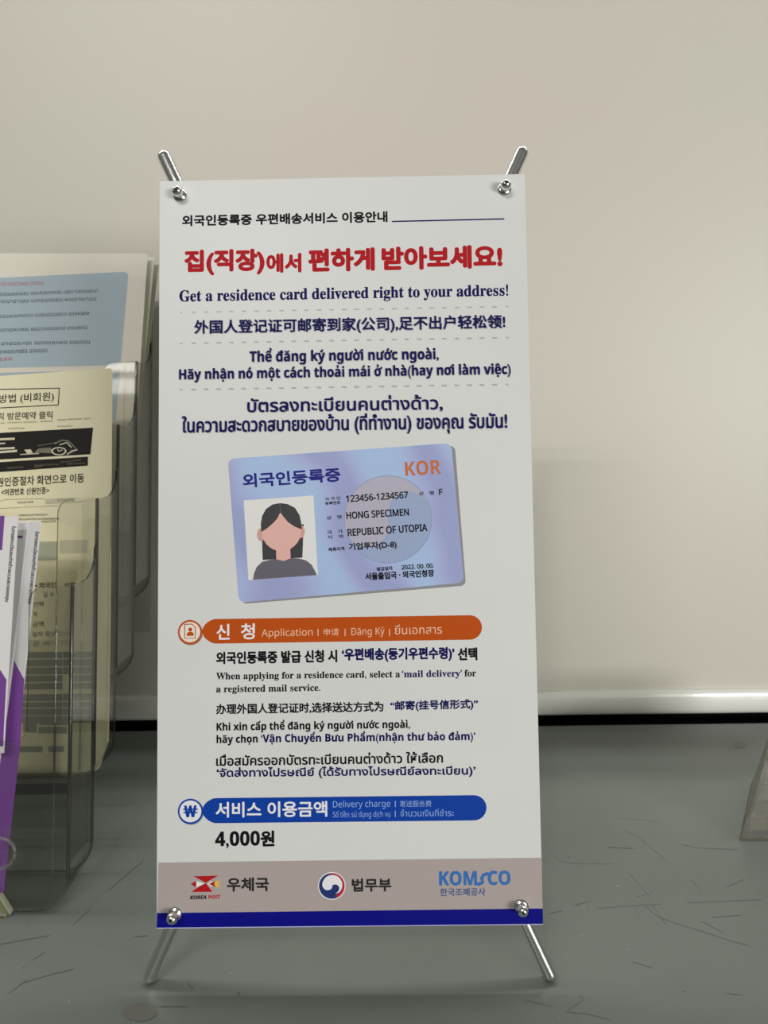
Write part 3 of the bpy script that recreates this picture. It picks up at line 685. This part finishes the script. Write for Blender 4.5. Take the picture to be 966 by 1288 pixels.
p.line([y4(-40, 838), y4(20, 834), y4(20, 828), y4(248, 822), y4(250, 850), y4(470, 838)], .5, M_yl); p.poly([y4(252, 824), y4(415, 816), y4(414, 842), y4(253, 850)], mat('ink_copy_light_grey', (200, 195, 168), .6))
p.line([y4(-40, 878), y4(340, 860)], .4, M_yl)
for (x0, x1, y, n) in ((96, 185, 846, 8), (318, 408, 832, 8), (105, 265, 916, 14), (105, 330, 938, 19), (228, 310, 952, 7)):
    p.text(''.join(random.choice('외국인등록증방문예약신청') for _ in range(n)), y4(x0, y + 5), y4(x1, y + 1), 2.8, M_yk)
z5 = lambda x, y: (x * .2277, 620 + y * .2277)
p.poly([z5(-60, 275), z5(320, 268), z5(318, 372), z5(-60, 378)], mat('ink_copy_green_grey', (168, 170, 148), .6)); p.poly([z5(330, 262), z5(480, 258), z5(480, 330), z5(330, 335)], mat('ink_copy_light_grey', (200, 195, 168), .6))
for (s_, x0, x1, y, h_) in (('• 외국인', 195, 310, 528, 7.5), ('선택', 355, 416, 520, 5.5), ('길 수', 240, 300, 578, 7), ('선택', 185, 242, 630, 6.5), ('목', 185, 206, 686, 6.5), ('금액', 180, 242, 742, 7), ('일자 및', 180, 278, 795, 6.5), ('은 여', 185, 270, 848, 6.5)):
    p.text(s_, z5(x0, y), z5(x1, y - 3), h_, M_yk if y < 540 else M_yl, bold=.014)
for (x0, y0, x1, y1) in ((280, 765, 405, 790), (270, 815, 400, 838)): p.poly([z5(x0, y0), z5(x1, y0 - 3), z5(x1, y1 - 3), z5(x0, y1)], M_yw)
for i, (y0, y1) in enumerate(((878, 912), (919, 957), (963, 1000), (1007, 1042), (1049, 1084), (1110, 1148), (1155, 1183), (1190, 1226), (1232, 1270))):
    p.poly([z5(-60, y0 + 4), z5(346, y0), z5(346, y1), z5(-60, y1 + 4)], M_yg); p.poly([z5(390 if 2 < i < 5 else 350, y0), z5(532, y0 - 2), z5(530, y1 - 2), z5(390 if 2 < i < 5 else 350, y1)], M_yg)
z6 = lambda x, y: (x * .2277, 880 + y * .2277)
for (x0, y0, x1, y1) in ((220, 106, 375, 140), (215, 150, 370, 186), (110, 258, 238, 290), (270, 255, 355, 288), (130, 120, 205, 180)):
    p.poly([z6(x0, y0), z6(x1, y0), z6(x1, y1), z6(x0, y1)], M_yg)
p.build('photocopy_print', top_s, 'black photocopied Korean text, dark picture strip and grey table')
# front pocket: two purple leaflets
G = 'purple and white leaflets in the front pocket of the holder'
z7 = lambda x, y: (x * .2277, 620 + y * .2277)
pv = hp(0).shifted(-.016)
o = sheet_obj('leaflet', pv, z7(228, 160), z7(135, 1040), .1, .10, M_lav, .0008, -.002); tag(o, 'right-hand white and purple leaflet leaning out of the front pocket', 'leaflet', G)
p = Print(pv)
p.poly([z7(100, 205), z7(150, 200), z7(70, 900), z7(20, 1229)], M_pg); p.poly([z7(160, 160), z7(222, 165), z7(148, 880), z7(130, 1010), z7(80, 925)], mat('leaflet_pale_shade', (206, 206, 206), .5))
p.poly([z7(98, 236), z7(126, 236), z7(125, 250), z7(97, 250)], M_dp)
p.poly([z7(78, 925), z7(134, 1030), z7(112, 1400), z7(10, 2300), z7(-120, 2300), z7(40, 1229)], M_pur)
VT = 'ในการลงทะเบียนคนต่างด้าวสะดวกสบายของคุณ'
pt = Print(pv, up=(1.0, .1)); pt.d = p.d + 1e-5; pt.mb = p.mb
pt.text(VT, z7(190, 212), z7(148, 612), 7.0, M_pk, bold=.03)
p.build('leaflet_print', o)
pv = hp(0).shifted(-.006)
o = sheet_obj('leaflet', pv, z7(100, 130), z7(30, 1290), .1, .02, M_lav, .0008, -.004); tag(o, 'left-hand white and purple leaflet cut by the photo edge in the front pocket', 'leaflet', G)
p = Print(pv)
p.poly([z7(-80, 130), z7(26, 126), z7(12, 316), z7(-80, 322)], M_pur)
p.poly([z7(-140, 830), z7(0, 975), z7(36, 1032), z7(22, 1290), z7(18, 1400), z7(-140, 1400)], M_pur)
pt = Print(pv, up=(1.0, .1)); pt.d = p.d + 1e-5; pt.mb = p.mb
pt.text(VT, z7(60, 182), z7(22, 600), 7.0, M_pk, bold=.03)
p.build('leaflet_print', o)

# ------------------------------------------------------------------ clear stick-like stand corner at the left edge
g = DESK.hit(9, 1153); st = thing('acrylic_stand', 'greenish clear acrylic stand corner at the left photo edge below the leaflet holder', 'stand', (g[0] - .02, g[1] + .0, 0))
M_ga = clear_mat('green_edge_acrylic', (.72, .76, .55), 1, .08, .3, (150, 152, 112)); M_gt = clear_mat('pale_edge_acrylic', (.8, .82, .7), 1, .1, .5, (196, 198, 176))
for i, (xo, yo) in enumerate(((0, 0), (-.007, .001))):
    mb = MB(); b0 = np.array([g[0] + xo - .001, g[1] + yo, 0.0]); tp = b0 + np.array([-.0085, .002, .0135])
    wd = np.array([.0032, 0, .0012]); mb.prism([b0, b0 + wd, tp + wd, tp], (0, .006, 0), M_ga, M_gt); mb.build('clear_plate', st)
mb = MB(); mb.prism([(g[0] - .06, g[1] - .002, .0), (g[0] - .001, g[1] - .002, .0), (g[0] - .001, g[1] - .002, .0022), (g[0] - .06, g[1] - .002, .0022)], (0, .008, 0), M_ga, M_gt); mb.build('base_plate', st)

# ------------------------------------------------------------------ slanted clear tray on the right
g = DESK.hit(930, 1057)
X0, Y0 = g[0], g[1]
tray = thing('acrylic_tray', 'clear acrylic tray with slanted sides holding cream slips, at right edge of the counter', 'tray', (X0 + .07, Y0 + .05, 0))
M_tr = clear_mat('tray_acrylic', (.62, .62, .56), 1, .05, .02, (140, 136, 116)); M_te = clear_mat('tray_edge', (.70, .69, .60), 1, .1, .35, (150, 146, 122))
wid, dep, ht, sl, ln = .15, .10, .070, .0245, .012
def tp(u, v, q): return (u, v, q)
BL = [np.array(q) for q in ((X0, Y0, 0), (X0 + wid, Y0 + .004, 0), (X0 + wid, Y0 + dep, 0), (X0 + .058, Y0 + dep, 0))]
TL = [np.array(q) for q in ((X0 + sl, Y0 + ln, ht), (X0 + wid - sl, Y0 + ln + .003, ht), (X0 + wid - sl, Y0 + dep - ln, ht), (X0 + sl + .046, Y0 + dep - ln, ht))]
def panel(i, name):
    j = (i + 1) % 4; quad = [BL[i], BL[j], TL[j], TL[i]]
    n = np.cross(quad[1] - quad[0], quad[3] - quad[0]); n /= np.linalg.norm(n)
    e1 = TL[j] - TL[i]; e1 /= np.linalg.norm(e1); d0 = (BL[i] - TL[i]); d0 /= np.linalg.norm(d0); d1 = BL[j] - TL[j]; d1 /= np.linalg.norm(d1); r = .006
    pts = [BL[i], BL[j], TL[j] + d1 * r, TL[j] + d1 * r * .3 - e1 * r * .3, TL[j] - e1 * r, TL[i] + e1 * r, TL[i] + d0 * r * .3 + e1 * r * .3, TL[i] + d0 * r]
    mb = MB(); mb.prism(pts, -n * .0013, M_tr, M_te); mb.build(name, tray)
panel(0, 'front_panel'); panel(1, 'side_panel'); panel(2, 'back_panel'); panel(3, 'side_panel')
mb = MB(); mb.prism([BL[0], BL[1], BL[2], BL[3]], (0, 0, .0014), M_tr, M_te); mb.build('tray_base', tray)
M_slip = mat('slip_cream', (158, 153, 124), .6); M_slip2 = mat('slip_pinkish', (166, 150, 132), .6)
lab = ['cream paper slip bundle lying on the base of the clear tray', 'cream paper slip bundle second from the bottom in the clear tray', 'cream paper slip bundle third from the bottom in the clear tray', 'topmost cream paper slip bundle in the clear tray']
for i in range(4):
    z0 = .003 + i * .0125; ins = .0135 + i * .0052; mb = MB()
    mb.prism([(X0 + ins, Y0 + .010 + i * .003, z0), (X0 + wid - ins, Y0 + .012 + i * .003, z0), (X0 + wid - ins, Y0 + dep - .012 - i * .003, z0), (X0 + ins + .054, Y0 + dep - .012 - i * .003, z0)], (0, 0, .0118), M_slip2 if i == 0 else M_slip)
    o = mb.build('slip_bundle', origin=(X0 + .07, Y0 + .05, z0)); tag(o, lab[i], 'paper slips', 'slip bundles in the clear tray')
